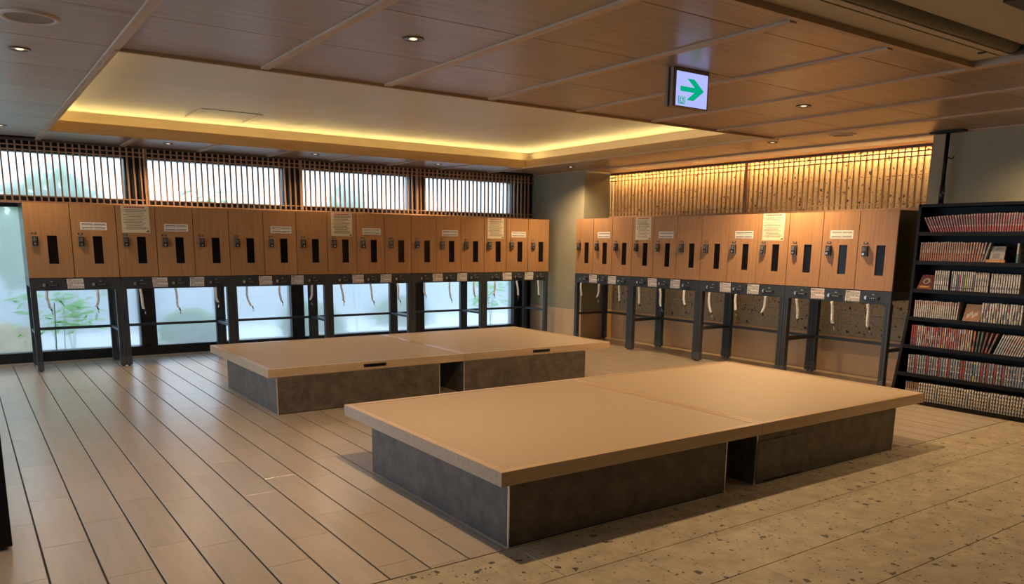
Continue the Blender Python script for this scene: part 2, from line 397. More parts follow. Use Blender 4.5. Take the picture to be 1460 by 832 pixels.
for i in range(3):
    for j in range(2):
        B(cxs[i]+.0015, cxs[i+1]-.0015, cys[j]+.0015, cys[j+1]-.0015, ZT, ZT+.02).build('coffer_panel', m_tray, ceiling, .001)
ah = thing('ceiling_hatch', 'flush access hatch with two metal side strips in the glowing coffer', 'hatch', (2.725, 9.89, ZT))
B(-.335, .335, -.36, .36, -.004, .0).build('hatch_cover', m_tray, ah, .001)
B(-.335, .335, -.366, -.360, -.005, 0).build('hatch_shadow_gap', m_black, ah)
for s_ in (-1, 1): B(s_*.325, s_*.352, -.36, .36, -.014, -.002).build('hatch_strip', plain('brass_strip', (.85, .70, .42), .5), ah)
# opening with the rolled shutter (upper right of the photo)
sh = thing('roller_shutter', 'grey roller shutter rolled up in the ceiling slot above the stone floor', 'shutter', (0, 0, ZC))
B(-2.4, 5.57, 2.562, 2.735, .020, .032).build('cover_plate', m_cream, sh, .001)
B(-2.4, 5.57, 2.50, 2.548, .020, .034).build('guide_rail', m_cream, sh, .001)
MB().cyl((-2.4, 2.455, .065), .052, 7.92, 'x', 24).build('rolled_curtain', m_roller, sh, smooth=True)
MB().cyl((5.50, 2.455, .065), .057, .07, 'x', 24).build('end_cap', m_black, sh, smooth=True)
B(5.50, 5.60, 2.36, 2.46, .015, .12).build('end_bracket', m_black, sh, .002)
B(5.36, 5.385, 2.56, 2.60, .012, .020).build('stop_clip', m_black, sh, .001)
cp = structure(B(-3.5, SLX-.01, -.6, 2.40, ZC+.05, ZC+.07).build('trim_1', m_cream))
structure(B(4.45, SLX-.01, 1.2, 2.062, ZC+.035, ZC+.049).build('void_shade_plate', m_black))  # black plate standing in for the darkness of the ceiling void
structure(B(-3.5, SLX-.01, 2.40, 2.75, ZC+.13, ZC+.15).build('trim_2', m_cream))
structure(B(-3.5, SLX+.03, SLY-.012, SLY+.03, ZC-.014, ZC+.2).build('trim_3', m_batten))
structure(B(SLX-.005, SLX+.03, -.6, SLY-.012, ZC-.014, ZC+.2).build('trim_4', m_batten))
structure(B(-3.5, SLX+.03, -.65, -.6, ZC-.014, ZC+.2).build('trim_5', m_batten))

# ------------------------------------------------------------------ cove LEDs: strips of light in the trough
def area(name, loc, sx_, sy_, power, col, rot):
    l = bpy.data.lights.new(name, 'AREA'); l.shape = 'RECTANGLE'; l.size = sx_; l.size_y = sy_; l.energy = power; l.color = col
    o = bpy.data.objects.new(name, l); COL.objects.link(o); o.location = loc; o.rotation_euler = rot; return o
LX, LY = TX1-TX0+.2, TY1-TY0+.2
per = P_COVE/10.
area('cove_light', ((TX0+TX1)/2, TY1+.06, 2.910), LX, .03, per*LX, GOLD, (math.radians(212), 0, 0))
area('cove_light', ((TX0+TX1)/2, TY0-.06, 2.910), LX, .03, per*LX*.6, GOLD, (math.radians(148), 0, 0))
area('cove_light', (TX0-.06, (TY0+TY1)/2, 2.910), .03, LY, per*LY*.55, GOLD, (0, math.radians(212), 0))
area('cove_light', (TX1+.06, (TY0+TY1)/2, 2.910), .03, LY, per*LY, GOLD, (0, math.radians(148), 0))

# ================================================================== WALLS
def wall(name, *a, m=m_olive): return structure(B(*a).build(name, m))
wr = wall('wall_right', XP, 9.6, YP, 11.64, .5, 3.1)
B(XP-.003, 9.6, YP-.003, 11.64, 0, .497).build('wood_dado', m_dado, wr)
wn = wall('wall_right.001', XP, 9.6, -3.2, YN, 0, 3.1)
ws = structure(B(XST+.03, 9.6, YN, YP, 0, 3.1).build('wall_right.002', m_grout))
zc = [.483, .76, 1.32, 1.88, 2.44, 2.80]
for r in range(len(zc)-1):
    y = YN-(.0 if r % 2 else .45)
    while y < YP:
        a, b = max(y, YN), min(y+.9, YP)
        if b-a > .03:
            B(XST-random.uniform(0, .003), XST+.04, a+.0015, b-.0015, zc[r]+.0015, zc[r+1]-.0015).build('stone_slab', m_wstone, ws, .0015)
        y += .9
y = YN
while y < YP-.05:
    b = min(y+1.9, YP); B(XST-.006, XST+.04, y+.001, b-.001, 0, .48).build('dado_board', m_dado, ws); y += 1.9
B(XP, XST+.05, YN, YP, ZC, ZC+.03).build('niche_soffit', m_fascia, ws)
wall('wall_back', -3.6, 9.6, -3.3, -3.2, 0, 3.1)
wl = structure(MB().box(-3.7, -3.6, -3.3, 2.0, 0, 3.1).box(-3.7, -3.6, 11.4, 12, 0, 3.1).box(-3.7, -3.6, 2.0, 11.4, 2.75, 3.1).box(-3.7, -3.6, 2.0, 11.4, 0, .12).build('wall_left', m_olive))
for k_, (a, b) in enumerate(((2.0, 4.35), (4.35, 6.7), (6.7, 9.05), (9.05, 11.4))):
    o = structure(MB().box(-3.72, -3.60, a, a+.06, .12, 2.75).box(-3.72, -3.60, b-.06, b, .12, 2.75).box(-3.72, -3.60, a, b, .12, .2).box(-3.72, -3.60, a, b, 2.68, 2.75).build('window_%d' % (k_+8), m_dark))
    B(-3.664, -3.658, a+.06, b-.06, .2, 2.68).build('window_pane', m_tint, o)
wf = structure(B(-3.6, 9.6, 11.9, 12.0, 2.75, 3.1).build('wall_front', m_dark))
structure(B(-3.6, XP, 11.58, 11.90, ZC+.002, 3.1).build('trim_6', m_dark))
B(-3.6, XP, 11.63, 11.92, -.1, .022).build('window_sill', m_alu, wf)
# window bays
cen = [-.08-2.115, -.08, 2.04, 4.16, 6.26, 8.30]
cen = [-2.2, -.075, 2.045, 4.165, 6.262, 8.295]
bm_ = [(-3.55, cen[0])] + [(cen[i], cen[i+1]) for i in range(5)]
for k, (a, b) in enumerate(bm_):
    w = MB()
    w.box(a, b, 11.64, 11.84, .022, .15).box(a, b, 11.66, 11.84, 1.97, 2.11).box(a, b, 11.66, 11.84, 2.64, 2.80)
    for e, s_ in ((a, 1), (b, -1)):
        w.box(e, e+s_*.09, 11.66, 11.84, .15, 1.97); w.box(e, e+s_*.145, 11.68, 11.84, 2.11, 2.64)
    w.box(a, a+.12, 11.70, 11.84, .15, 1.97)
    o = structure(w.build('window_%d' % (k+1), m_dark, None, .002))
    pane(a+.09, b-.09, YG+.03, .15, 1.97, o)
    pane(a+.14, b-.14, YG+.03, 2.11, 2.64, o)
structure(B(8.295, XP, 11.66, 11.84, .022, 2.80).build('trim_7', m_dark))
structure(B(XP-.001, 9.6, 11.64, 11.9, 0, 3.1).build('trim_8', m_dark))

# lattice screens
def lattice(label, n, pitch, z0, z1, rails, joints, loc, rz, length, hw=.009, mat=None):
    mat = mat or m_slat
    t = thing('lattice_screen', label, 'screen', loc, rz)
    sm = B(-hw, hw, .004, .034, z0, z1).mesh('slat', mat)
    for i in range(n):
        put('slat', sm, t, (pitch*(i+.5), 0, 0))
    for z in rails:
        B(0, length, .0, .012, z-.007, z+.007).build('rail', mat, t)
    B(0, length, -.002, .034, z0-.028, z0+.002).build('bottom_frame', m_slat, t, .001)
    B(0, length, -.002, .034, z1-.002, z1+.028).build('top_frame', plain('dark_lattice_frame', (.10, .055, .03), .5), t, .001)
    for x in joints:
        B(x-.012, x+.012, -.004, .034, z0, z1).build('joint_post', m_slat, t, .001)
    return t
L_A = 8.54+1.6
lattice('brown vertical slat screen in front of the daylit upper windows', int(L_A/.0775), .0775, 2.045, 2.765, (2.71, 2.655, 2.105), (2.13+1.6, 4.27+1.6, 6.20+1.6), (-1.6, 11.565, 0), 0, L_A)
lattice('slat screen before the glowing stone wall above the right lockers', int(5.66/.0785), .0785, 2.06, 2.735, (2.69, 2.635, 2.115), (2.82,), (9.10, 10.165, 0), -math.pi/2, 5.66, .0065, wood('niche_slat_wood', (.42, .26, .14), (.34, .20, .10), 'z', 40, 3, .5, .3, .05, .05))
area('niche_light', (9.17, (YN+YP)/2, 2.765), .02, YP-YN-.1, P_NICHE, (1.0, .60, .24), (0, math.radians(12), 0))

# ================================================================== DOWNLIGHTS, SPEAKERS, SIGN
def downlight(x, y, label, power=P_SPOT, angle=150, on=True):
    t = thing('downlight', label, 'light', (x, y, ZC), group='recessed ceiling downlights')
    MB().lathe((0, 0, 0), [(.066, -.001), (.064, -.006), (.052, -.007), (.048, -.002)], 32).build('trim_ring', plain('downlight_ring', (.05, .045, .04), .3, .5), t, smooth=True)
    MB().lathe((0, 0, 0), [(.050, -.004), (.044, -.0035), (.030, -.003), (.022, -.0028)], 32).build('reflector', m_trimw, t, smooth=True)
    MB().lathe((0, 0, 0), [(.024, -.003), (.016, -.006), (.0005, -.007)], 24).build('bulb', m_lamp, t, smooth=True)
    l = bpy.data.lights.new('downlight_lamp', 'SPOT'); l.energy = power; l.color = WARM; l.spot_size = math.radians(angle); l.spot_blend = .8; l.shadow_soft_size = .03
    o = bpy.data.objects.new('downlight_lamp', l); COL.objects.link(o); o.parent = t; o.location = (0, 0, -.03)
    return t
DL = [(.447, 6.18, 'recessed downlight beside the large round speaker at upper left', .2), (2.34, 4.40, 'recessed downlight in the middle ceiling panel left of the exit sign', 1.35),
      (6.07, 4.34, 'recessed downlight on the right ceiling beyond the exit sign', 1.), (7.885, 6.02, 'recessed downlight near the coffer corner above the right lockers', 1.7),
      (8.0, 9.87, 'small downlight in the ceiling before the olive wall corner', 1.), (2.31, 10.93, 'leftmost downlight between coffer and window lattice', .5),
      (4.21, 10.84, 'middle downlight between coffer and window lattice', .5), (6.2, 10.89, 'rightmost downlight between coffer and window lattice', .6),
      (.5, 10.4, 'downlight by the left picture edge near the lattice', .4)]
for x, y, lb, p in DL: downlight(x, y, lb, P_SPOT*p)
for x, y, lb in ((7.9, 3.0, 'added fill downlight outside the frame above the bookshelf'),
             (7.3, 1.4, 'added fill downlight outside the frame over the stone floor at right'), (2.4, -1.2, 'added fill downlight outside the frame behind the camera')):
    downlight(x, y, lb, P_SPOT*.55)  # unseen downlights, added to raise the general light level
def speaker(x, y, r, label):
    t = thing('ceiling_speaker', label, 'speaker', (x, y, ZC))
    MB().lathe((0, 0, 0), [(r, 0), (r-.004, -.010), (r-.022, -.012), (r-.030, -.006)], 40).build('rim', m_ring, t, smooth=True)
    MB().lathe((0, 0, 0), [(r-.028, -.006), (r*.5, -.004), (.001, -.0035)], 40).build('grille', m_spk, t, smooth=True)
speaker(.443, 5.281, .150, 'large round flush ceiling speaker at the upper left corner')
speaker(7.913, 5.144, .135, 'round flush ceiling speaker above the right lockers')

sg = thing('exit_sign', 'lit white exit sign with green right arrow hanging from the ceiling', 'sign', (4.08, 3.955, 2.533))
m_signf = plain('sign_case', (.22, .155, .09), .5)
m_signe = emit('sign_lit_face', (.42, .47, .92), 1.0)
m_signg = emit('sign_green', (0.0, .38, .20), 1.0)
B(0, .355, .0, .030, 0, .256).build('case', m_signf, sg, .003)
B(-.012, .34, .036, .066, 0, .256).build('back_case', m_signf, sg, .003)
PX0, PX1, PZ0, PZ1 = .030, .338, .008, .230
B(PX0, PX1, -.003, .0, PZ0, PZ1).build('lit_panel', m_signe, sg)
def U(u, v): return (PX0+(PX1-PX0)*u, PZ1-(PZ1-PZ0)*v)
arrow = [(.125, .424), (.582, .424), (.332, .18), (.558, .18), (.885, .495), (.556, .812), (.332, .812), (.582, .57), (.125, .57)]
MB().poly_prism([U(*p) for p in arrow], 'y', -.0045, -.003).build('arrow', m_signg, sg)
pc = MB(); a0, b0 = U(.065, .945), U(.285, .725); pc.box(a0[0], b0[0], -.0042, -.003, a0[1], b0[1]); pc.build('pictogram_ground', m_signg, sg)
rm = MB()
def R(pts): rm.poly_prism([(a0[0]+(b0[0]-a0[0])*p, a0[1]+(b0[1]-a0[1])*q) for p, q in pts], 'y', -.0052, -.0042)
R([(.12, .08), (.12, .92), (.2, .92), (.2, .08)]); R([(.2, .84), (.2, .92), (.88, .92), (.88, .84)]); R([(.80, .08), (.80, .84), (.88, .84), (.88, .08)])   # doorway
R([(.47+.09*math.cos(i*.785), .72+.09*math.sin(i*.785)) for i in range(8)])                                                                     # head
R([(.40, .62), (.60, .62), (.58, .38), (.44, .38)]); R([(.28, .50), (.33, .44), (.46, .58), (.42, .64)]); R([(.58, .62), (.74, .50), (.70, .45), (.56, .54)])
R([(.44, .40), (.54, .40), (.36, .14), (.28, .18)]); R([(.48, .40), (.58, .40), (.74, .26), (.70, .12), (.64, .12), (.66, .24)])
rm.build('running_figure', m_signe, sg)

# ================================================================== LOCKERS
ZB, ZL = 1.122, 2.005
def keypad_mesh():
    m = MB(); m.box(0, .066, -.028, 0, 0, .118, 0); m.box(.0, .066, -.030, -.028, 0, .118, 2); m.box(.004, .062, -.034, -.030, .004, .114, 1)
    for i in range(3):
        for j in range(4): m.box(.012+i*.014, .021+i*.014, -.0365, -.034, .058+j*.012, .065+j*.012, 2)
    m.cyl((.031, -.034, .027), .015, -.010, 'y', 14, 3); m.box(.028, .034, -.050, -.044, .014, .040, 3)
    return m.mesh('keypad_lock', [m_black, m_black, plain('keypad_buttons', (.30, .29, .27), .5), m_chrome])
KP = keypad_mesh()
NP = MB().box(0, .050, -.004, 0, 0, .020, 0).box(.012, .018, -.0045, -.004, .005, .015, 1).box(.022, .028, -.0045, -.004, .005, .015, 1).box(.032, .038, -.0045, -.004, .005, .015, 1).mesh('number_plate', [m_black, m_paper])
def notice_mesh(seed):
    rr = random.Random(seed); m = MB(); w, h = .320, .330
    m.box(0, w, -.0015, 0, 0, h, 0)
    x = .04
    while x < w-.05:
        d = rr.uniform(.016, .030); m.box(x, x+d, -.0020, -.0015, h-.028, h-.012, 2); x += d+.006
    z = h-.045
    while z > .03:
        x = .02 + (.03 if rr.random() < .4 else 0); end = w-rr.uniform(.02, .09)
        while x < end:
            d = rr.uniform(.012, .05); m.box(x, min(x+d, end), -.0020, -.0015, z-.0050, z, 1); x += d+.005
        z -= rr.choice((.0125, .0125, .019))
    m.box(w-.045, w-.012, -.0020, -.0015, .010, .020, 1).box(w-.030, w-.012, -.0020, -.0015, .020, .030, 1)
    return m.mesh('notice', [m_paper, m_ink, m_red])
NT = [notice_mesh(i) for i in range(2)]
def plate_mesh():
    m = MB(); w, h = .288, .092; m.box(0, w, -.0015, 0, 0, h, 0); rr = random.Random(3)
    for c in (0, 1):
        for z, k in ((.066, 1), (.022, 1)):
            m.box(.014+c*.134, .140+c*.134, -.002, -.0015, z, z+.011, 1)
            x = .014+c*.134
            while x < .135+c*.134:
                d = rr.uniform(.006, .016); m.box(x, x+d, -.002, -.0015, z-.014, z-.008, 2); x += d+.005
    return m.mesh('label_strip', [m_white, plain('label_band', (.16, .13, .10), .7), m_ink])
PM = plate_mesh()
def card_mesh(red):
    m = MB(); rr = random.Random(5+red)
    for q, dx in ((0, 0), (1, -.004 if red else .003)):
        z = q*.066; m.box(dx, .178+dx, -.003-.001*q, 0, z, z+.063, 0)
        m.box(dx+.008, dx+.055, -.0038-.001*q, -.003, z+.048, z+.055, 2 if red else 1)
        for zz in (.036, .026, .014, .006):
            x = dx+.01
            while x < .16+dx:
                d = rr.uniform(.01, .04); m.box(x, x+d, -.0036-.001*q, -.003, z+zz, z+zz+.004, 2 if (red and zz == .026) else 1); x += d+.008
    return m.mesh('instruction_card', [m_white, m_ink, m_red])
CM = [card_mesh(0), card_mesh(1)]
def dial_mesh():
    m = MB(); m.box(.030, .172, -.024, 0, 0, .036, 0); m.box(.034, .168, -.026, -.024, .004, .032, 1)
    for i in range(4): m.box(.070+i*.022, .080+i*.022, -.0285, -.026, .013, .023, 2)
    m.cyl((.022, 0, .020), .021, -.018, 'y', 16, 3); m.cyl((.022, -.018, .020), .013, -.012, 'y', 14, 3)
    m.box(.086, .112, -.003, 0, .054, .064, 2)
    return m.mesh('dial_lock', [m_steel, m_black, plain('dial_digits', (.42, .41, .38), .5), m_chrome])
DM = dial_mesh()
def cord_mesh(seed):
    rr = random.Random(seed); L = rr.uniform(.19, .27); sw = rr.uniform(-.035, .035); turns = 17; m = MB(); pts = []
    n = turns*8
    for i in range(n+1):
        t = i/n; a = t*turns*2*math.pi; r = .0135
        cx = sw*t*t*1.6 + .008*math.sin(t*5+seed); pts.append((cx+r*math.cos(a), r*math.sin(a), -L*t))
    m.tube(pts, .0052, 4, 0)
    ex, ez = pts[-1][0], -L
    s_ = 1 if rr.random() < .5 else -1
    m.tube([(ex, 0, ez+.005), (ex+.004*s_, 0, ez-.018), (ex+.014*s_, 0, ez-.034)], .0085, 8, 1)
    m.tube([(ex+.014*s_, 0, ez-.030), (ex+.006*s_, 0, ez-.055), (ex+.020*s_, 0, ez-.075)], .0045, 6, 2)
    return m.mesh('coiled_cord', [m_cord, m_black, m_chrome], smooth=True)
CD = [cord_mesh(i) for i in range(7)]
DEP = .69
def cabinet(x0, xs, loc, rz, label, group, notices, strips, first):
    """xs: door edges in local x (relative to unit start)"""
    t = thing('locker_cabinet', label, 'locker', loc, rz, group)
    w = xs[-1]; c = MB(); H = ZL-ZB
    c.box(.002, w-.002, .024, DEP, 0, H)
    c.build('carcass', m_black, t)
    for k in range(len(xs)-1):
        a, b = xs[k]+.004, xs[k+1]-.004; d = MB(); ww = b-a
        wx0, wx1, wz0, wz1 = .222, .326, 1.292-ZB, 1.625-ZB
        d.box(0, wx0, 0, .021, .004, H-.002).box(wx1, ww, 0, .021, .004, H-.002).box(wx0, wx1, 0, .021, .004, wz0).box(wx0, wx1, 0, .021, wz1, H-.002)
        dr = d.build('door', m_lock_wood, t, 0, loc=(a, 0, 0))
        B(wx0, wx1, .012, .0215, wz0, wz1).build('viewing_slot', m_blackgloss, dr)
        put('keypad_lock', KP, dr, (.062, 0, 1.500-ZB)); put('number_plate', NP, dr, (.066, 0, 1.640-ZB))
        i = first+k
        if i in notices:
            o = put('notice', NT[i % 2], dr, (.062, 0, 1.672-ZB)); o['label'] = 'yellowed paper notice with red heading'
            o.rotation_euler[1] = random.uniform(-.006, .006)
        if i in strips:
            o = put('label_strip', PM, dr, (.098, 0, 1.697-ZB)); o['label'] = 'white printed label strip'
    return t
def stand(xs, loc, rz, label, group, seed):
    t = thing('locker_stand', label, 'stand', loc, rz, group); w = xs[-1]; rr = random.Random(seed)
    LW = .062
    def leg(x, y, front):
        m = MB(); z1 = .975 if front else ZB-.004
        m.box(0, LW, .006, LW, .015, z1, 0); m.box(0, .027, 0, .006, .015, z1, 0); m.box(.031, LW, 0, .006, .015, z1, 0)
        m.box(-.002, LW+.002, -.003, LW+.003, .015, .125, 1); m.cyl((LW/2, LW/2, 0), .018, .016, 'z', 12, 2)
        m.build('leg', [m_steel, m_steel2, m_black], t, loc=(x, y, 0))
    for x in (.003, w-LW-.003):
        leg(x, 0, True); leg(x, DEP-LW, False)
        B(x+.010, x+.048, LW, DEP-LW, .44, .475).build('side_stretcher', m_steel, t, .002)
    B(LW, w-LW, DEP-.05, DEP-.02, .44, .475).build('rear_stretcher', m_steel, t, .002)
    m = MB(); m.box(.002, w-.002, 0, .030, .975, ZB-.004); m.box(.002, w-.002, .03, DEP, 1.02, ZB-.004)
    m.box(.05, w-.05, -.004, 0, .985, .990).box(.05, w-.05, -.004, 0, 1.094, 1.099)
    m.build('lock_rail', m_steel, t)
    n = len(xs)-1
    lx = [.145, .60, 1.065][:n] if n == 3 else [.130, .655]
    cx = [.375, .825] if n == 3 else [.394]
    for i, x in enumerate(lx):
        put('dial_lock', DM, t, (x, 0, 1.022))
        o = put('coiled_cord', CD[(seed*3+i) % 7], t, (x+.055+rr.uniform(-.02, .02), -.016, .974)); o.rotation_euler[2] = rr.uniform(-.6, .6)
    for i, x in enumerate(cx):
        put('instruction_card', CM[(i+1) % 2], t, (x, 0, .984))
    return t
A_ed = [.653, 1.136, 1.631, 2.084, 2.537, 2.991, 3.454, 3.912, 4.369, 4.819, 5.273, 5.722, 6.164, 6.614, 7.058, 7.500, 7.943, 8.392]
B_ed = [10.15, 9.71, 9.264, 8.813, 8.364, 7.901, 7.451, 6.981, 6.516, 6.057, 5.593, 5.135, 4.681]
YA, XB = 10.896, 8.376
uA = [(0, 2), (2, 5), (5, 8), (8, 11), (11, 14), (14, 17)]
nA = ['leftmost wooden two-door locker cabinet along the window wall', 'wooden three-door cabinet with a notice, second from left under the windows',
      'wooden three-door cabinet without notice, third from left under the windows', 'wooden three-door cabinet with a notice on its first door, mid window wall',
      'wooden three-door cabinet without notice, second from right under the windows', 'rightmost wooden three-door cabinet on the window wall, notice on first door']
for k, (a, b) in enumerate(uA):
    xs = [A_ed[i]-A_ed[a] for i in range(a, b+1)]
    cabinet(0, xs, (A_ed[a], YA, ZB), 0, nA[k], 'locker cabinets under the windows', {3, 9, 15}, {2, 4, 7, 10, 13, 16}, a+1)
    stand(xs, (A_ed[a], YA, 0), 0, nA[k].replace('wooden ', 'dark steel stand under the ', 1).replace('steel stand under the two', 'steel stand under the two')[:90], 'steel stands under the window lockers', k+1)
nB = ['farthest wooden three-door cabinet by the olive wall corner, no notice', 'wooden three-door cabinet with white-topped notice, second from the olive corner',
      'wooden three-door cabinet with notice on its third door, right row', 'nearest wooden three-door cabinet beside the black bookshelf, no notice']
for k in range(4):
    a, b = 3*k, 3*k+3
    xs = [B_ed[a]-B_ed[i] for i in range(a, b+1)]
    cabinet(0, xs, (XB, B_ed[a], ZB), -math.pi/2, nB[k], 'locker cabinets on the right wall', {4, 9}, {2, 5, 8, 11}, a+1)
    stand(xs, (XB, B_ed[a], 0), -math.pi/2, nB[k].replace('wooden ', 'dark steel stand under the ', 1)[:90], 'steel stands under the right lockers', k+8)

# ================================================================== TATAMI PLATFORMS
ZTOP, ZS = .426, .346
def platform(x0, xm, x1, y0, y1, by0, by1, segs, label, seed, outlets=(), hatch=False):
    t = thing('tatami_platform', label, 'platform', (x0, y0, 0), group='low tatami sitting platforms')
    def L(x): return x-x0
    D = y1-y0
    for a, b in ((x0, xm), (xm, x1)):
        a, b = L(a)+.001, L(b)-.001
        rim = MB(); rw = .045
        rim.box(a, b, 0, rw, ZS, ZTOP).box(a, b, D-rw, D, ZS, ZTOP).box(a, a+rw, rw, D-rw, ZS, ZTOP).box(b-rw, b, rw, D-rw, ZS, ZTOP).box(a+rw, b-rw, rw, D-rw, ZS, ZS+.02)
        ro = rim.build('wooden_frame', m_rim, t, .0015)
        B(a+rw+.002, b-rw-.002, rw+.002, D-rw-.002, ZS+.02, ZTOP-.003).build('tatami_mat', m_tatami, ro, .002)
    for k, (a, b) in enumerate(segs):
        pl = B(L(a), L(b), by0-y0, by1-y0, 0, ZS).build('plinth', m_plinth, t)
        for xx in (L(a), L(b)):
            B(xx-.004, xx+.004, by0-y0-.004, by0-y0+.004, 0, ZS-.001).build('corner_trim', m_alu, pl)
        B(L(a), L(b), by0-y0-.002, by0-y0, 0, .006).build('base_line', m_black, pl)
        if hatch and k == 1:
            hx = L(a)+.52
            B(L(a)+.005, hx, by0-y0-.012, by0-y0, .022, ZS-.045).build('access_panel', m_plinth, pl)
            B(L(a)+.10, hx+.002, by0-y0-.005, by0-y0, .0, .020).build('panel_recess', m_black, pl)
    for a, b in outlets:
        o = B(L(a), L(b), -.004, .004, ZS+.025, ZS+.058).build('power_outlet', m_black, t, .002)
        B(L(a)+.02, L(b)-.02, -.006, -.003, ZS+.033, ZS+.050).build('socket_face', m_blackgloss, o)
    return t
platform(2.205, 4.335, 6.430, 3.228, 5.279, 3.238, 4.927, [(2.260, 3.991), (4.300, 6.021)], 'nearer tatami-topped low platform on dark plinths beside the stone floor', 1, hatch=True)
platform(2.233, 4.363, 6.450, 7.110, 9.146, 7.075, 8.727, [(2.302, 4.031), (4.333, 6.033)], 'farther tatami-topped low platform with two black outlets in its edge', 2, outlets=((3.19, 3.436), (5.279, 5.522)))

# ================================================================== BOOKSHELF
SHX, SY0, SY1 = 8.22, 2.98, 4.40
def front_x(z): return SHX if z > .95 else SHX - (.95-z)/.95*.20
bs = thing('bookshelf', 'tall black comic bookshelf with seven rows beside the right lockers', 'bookshelf', (XP, SY1, 0))
def sx_(x): return x-XP
for yy in (SY1, SY0+.03):
    m = MB(); pr = [(sx_(XP-.002), .0), (sx_(front_x(0)), 0), (sx_(SHX), .95), (sx_(SHX), 2.045), (sx_(XP-.002), 2.045)]
    n = len(m.v); m.poly_prism([(p, q) for p, q in pr], 'y', yy-SY1-.03, yy-SY1)
    m.build('side_panel', m_shelf, bs, .001)
B(sx_(8.49), sx_(XP-.002), SY0-SY1, 0, .02, 2.04).build('back_panel', m_shelf, bs)
ZSH = [.035, .300, .585, .877, 1.169, 1.460, 1.753]
for z in ZSH:
    B(sx_(front_x(z)+.004), sx_(8.49), SY0-SY1+.03, -.03, z-.024, z).build('shelf', m_shelf, bs, .001)
    B(sx_(front_x(z)+.002), sx_(front_x(z)+.006), SY0-SY1+.03, -.03, z-.028, z+.012).build('shelf_lip', m_shelf, bs)
B(sx_(SHX), sx_(XP-.002), SY0-SY1, 0, 2.015, 2.045).build('top_board', m_shelf, bs, .001)
B(sx_(8.06), sx_(8.40), SY0-SY1+.03, -.03, 0.0, .012).build('toe_board', m_shelf, bs)
# ceiling brace pole
bp = thing('ceiling_brace', 'black telescopic pole bracing the bookshelf against the ceiling', 'pole', (8.42, 4.28, 2.046))
MB().cyl((0, 0, 0), .030, .012, 'z', 20).build('foot_plate', m_shelf, bs).location = (8.42-XP, 4.28-SY1, 2.046)
MB().cyl((0, 0, .010), .026, .18, 'z', 20).build('sleeve', m_black, bp, smooth=True)
MB().cyl((0, 0, .19), .020, .525, 'z', 20).build('pole', m_shelf, bp, smooth=True)
B(-.05, .05, -.17, .17, .715, .732).build('ceiling_plate', m_shelf, bp, .002)
MB().tube([(0, -.02, .47), (0, -.065, .455), (0, -.085, .475)], .007, 8).build('clamp_lever', m_shelf, bp)

# books: a book stands with its spine towards -X; local x = depth (into shelf), y = thickness (grows to -Y), z up
def pal(name, c, r=.45): return plain(name, c, r)
c_page = pal('book_pages', (.50, .45, .36), .8)
BK = {'cream': (.62, .56, .46), 'white': (.68, .65, .60), 'offwhite': (.60, .56, .50), 'red': (.42, .045, .04), 'darkred': (.20, .03, .03), 'pinkred': (.48, .13, .11), 'orange': (.62, .20, .05),
      'brown': (.30, .16, .10), 'grey': (.30, .29, .28), 'midgrey': (.18, .18, .18), 'black': (.035, .033, .035), 'navy': (.05, .07, .14), 'blue': (.09, .18, .36), 'teal': (.07, .25, .25),
      'yellow': (.65, .45, .08), 'lime': (.45, .55, .10), 'pink': (.65, .12, .26), 'green': (.10, .24, .10), 'skyblue': (.35, .48, .60), 'rust': (.40, .17, .09)}
def bkm(n):
    nm2 = 'book_'+n
    if nm2 in MATS: return MATS[nm2]
    c = list(BK[n]); m, t, b = nm(nm2); lum = sum(c)/3
    g = t.nodes.new('ShaderNodeNewGeometry'); mp = t.nodes.new('ShaderNodeMapping'); mp.inputs['Scale'].default_value = (1, 1.0, .8)
    n2 = t.nodes.new('ShaderNodeTexNoise'); n2.inputs['Scale'].default_value = 130; n2.inputs['Detail'].default_value = 2
    r = t.nodes.new('ShaderNodeValToRGB'); r.color_ramp.elements[0].position = .53; r.color_ramp.elements[1].position = .59
    ink = [.05, .045, .045] if lum > .12 else [.40, .36, .30]
    r.color_ramp.elements[0].color = (*c, 1); r.color_ramp.elements[1].color = (*[.45*a+.55*k for a, k in zip(c, ink)], 1)
    t.links.new(g.outputs['Position'], mp.inputs[0]); t.links.new(mp.outputs[0], n2.inputs['Vector']); t.links.new(n2.outputs[0], r.inputs[0]); t.links.new(r.outputs[0], b.inputs['Base Color'])
    b.inputs['Roughness'].default_value = .4; MATS[nm2] = m; return m
def book_mesh(bands, th=.0195, H=.190, D=.125, edge=None):
    """bands: [(height fraction, colour)...] from the foot up; edge: (colour, share) of a stripe down the left of the spine"""
    th = th-.0042
    m = MB(); names = []
    def mi(n):
        if n not in names: names.append(n)
        return names.index(n)
    e = .0008; yl = th-e; sh = e+(th-2*e)*.16
    if edge:
        y1 = yl-(yl-sh)*edge[1]; m.box(0, .0024, y1, yl, 0, H, mi(edge[0])); yl = y1
    z = 0
    for f, n in bands:
        z1 = H*f; m.box(0, .0022, sh, yl, z, z1, mi(n)); z = z1
    m.box(.0006, .0024, e, sh, 0, H, mi('black'))  # dark strip painted down the spine's right as shade between books
    m.box(.0030, D, 0.0006, .0018, 0, H, mi('black')).box(.0030, D, th-.0018, th-.0006, 0, H, mi('black'))  # cover boards coloured black so the gaps between books look shaded
    m.box(.0022, D-.003, .0018, th-.0018, .003, H-.004, mi('page'))
    return m.mesh('book', [c_page if n == 'page' else bkm(n) for n in names])
meshes = {}
def bmesh_for(bands, th, H, D=.125):
    edge = None
    if isinstance(bands, dict): edge = bands['edge']; bands = bands['bands']
    H = round(H, 3)
    key = (tuple(bands), round(th, 4), H, edge)
    if key not in meshes: meshes[key] = book_mesh(bands, th, H, D, edge)
    return meshes[key]
FACE_N = [0]
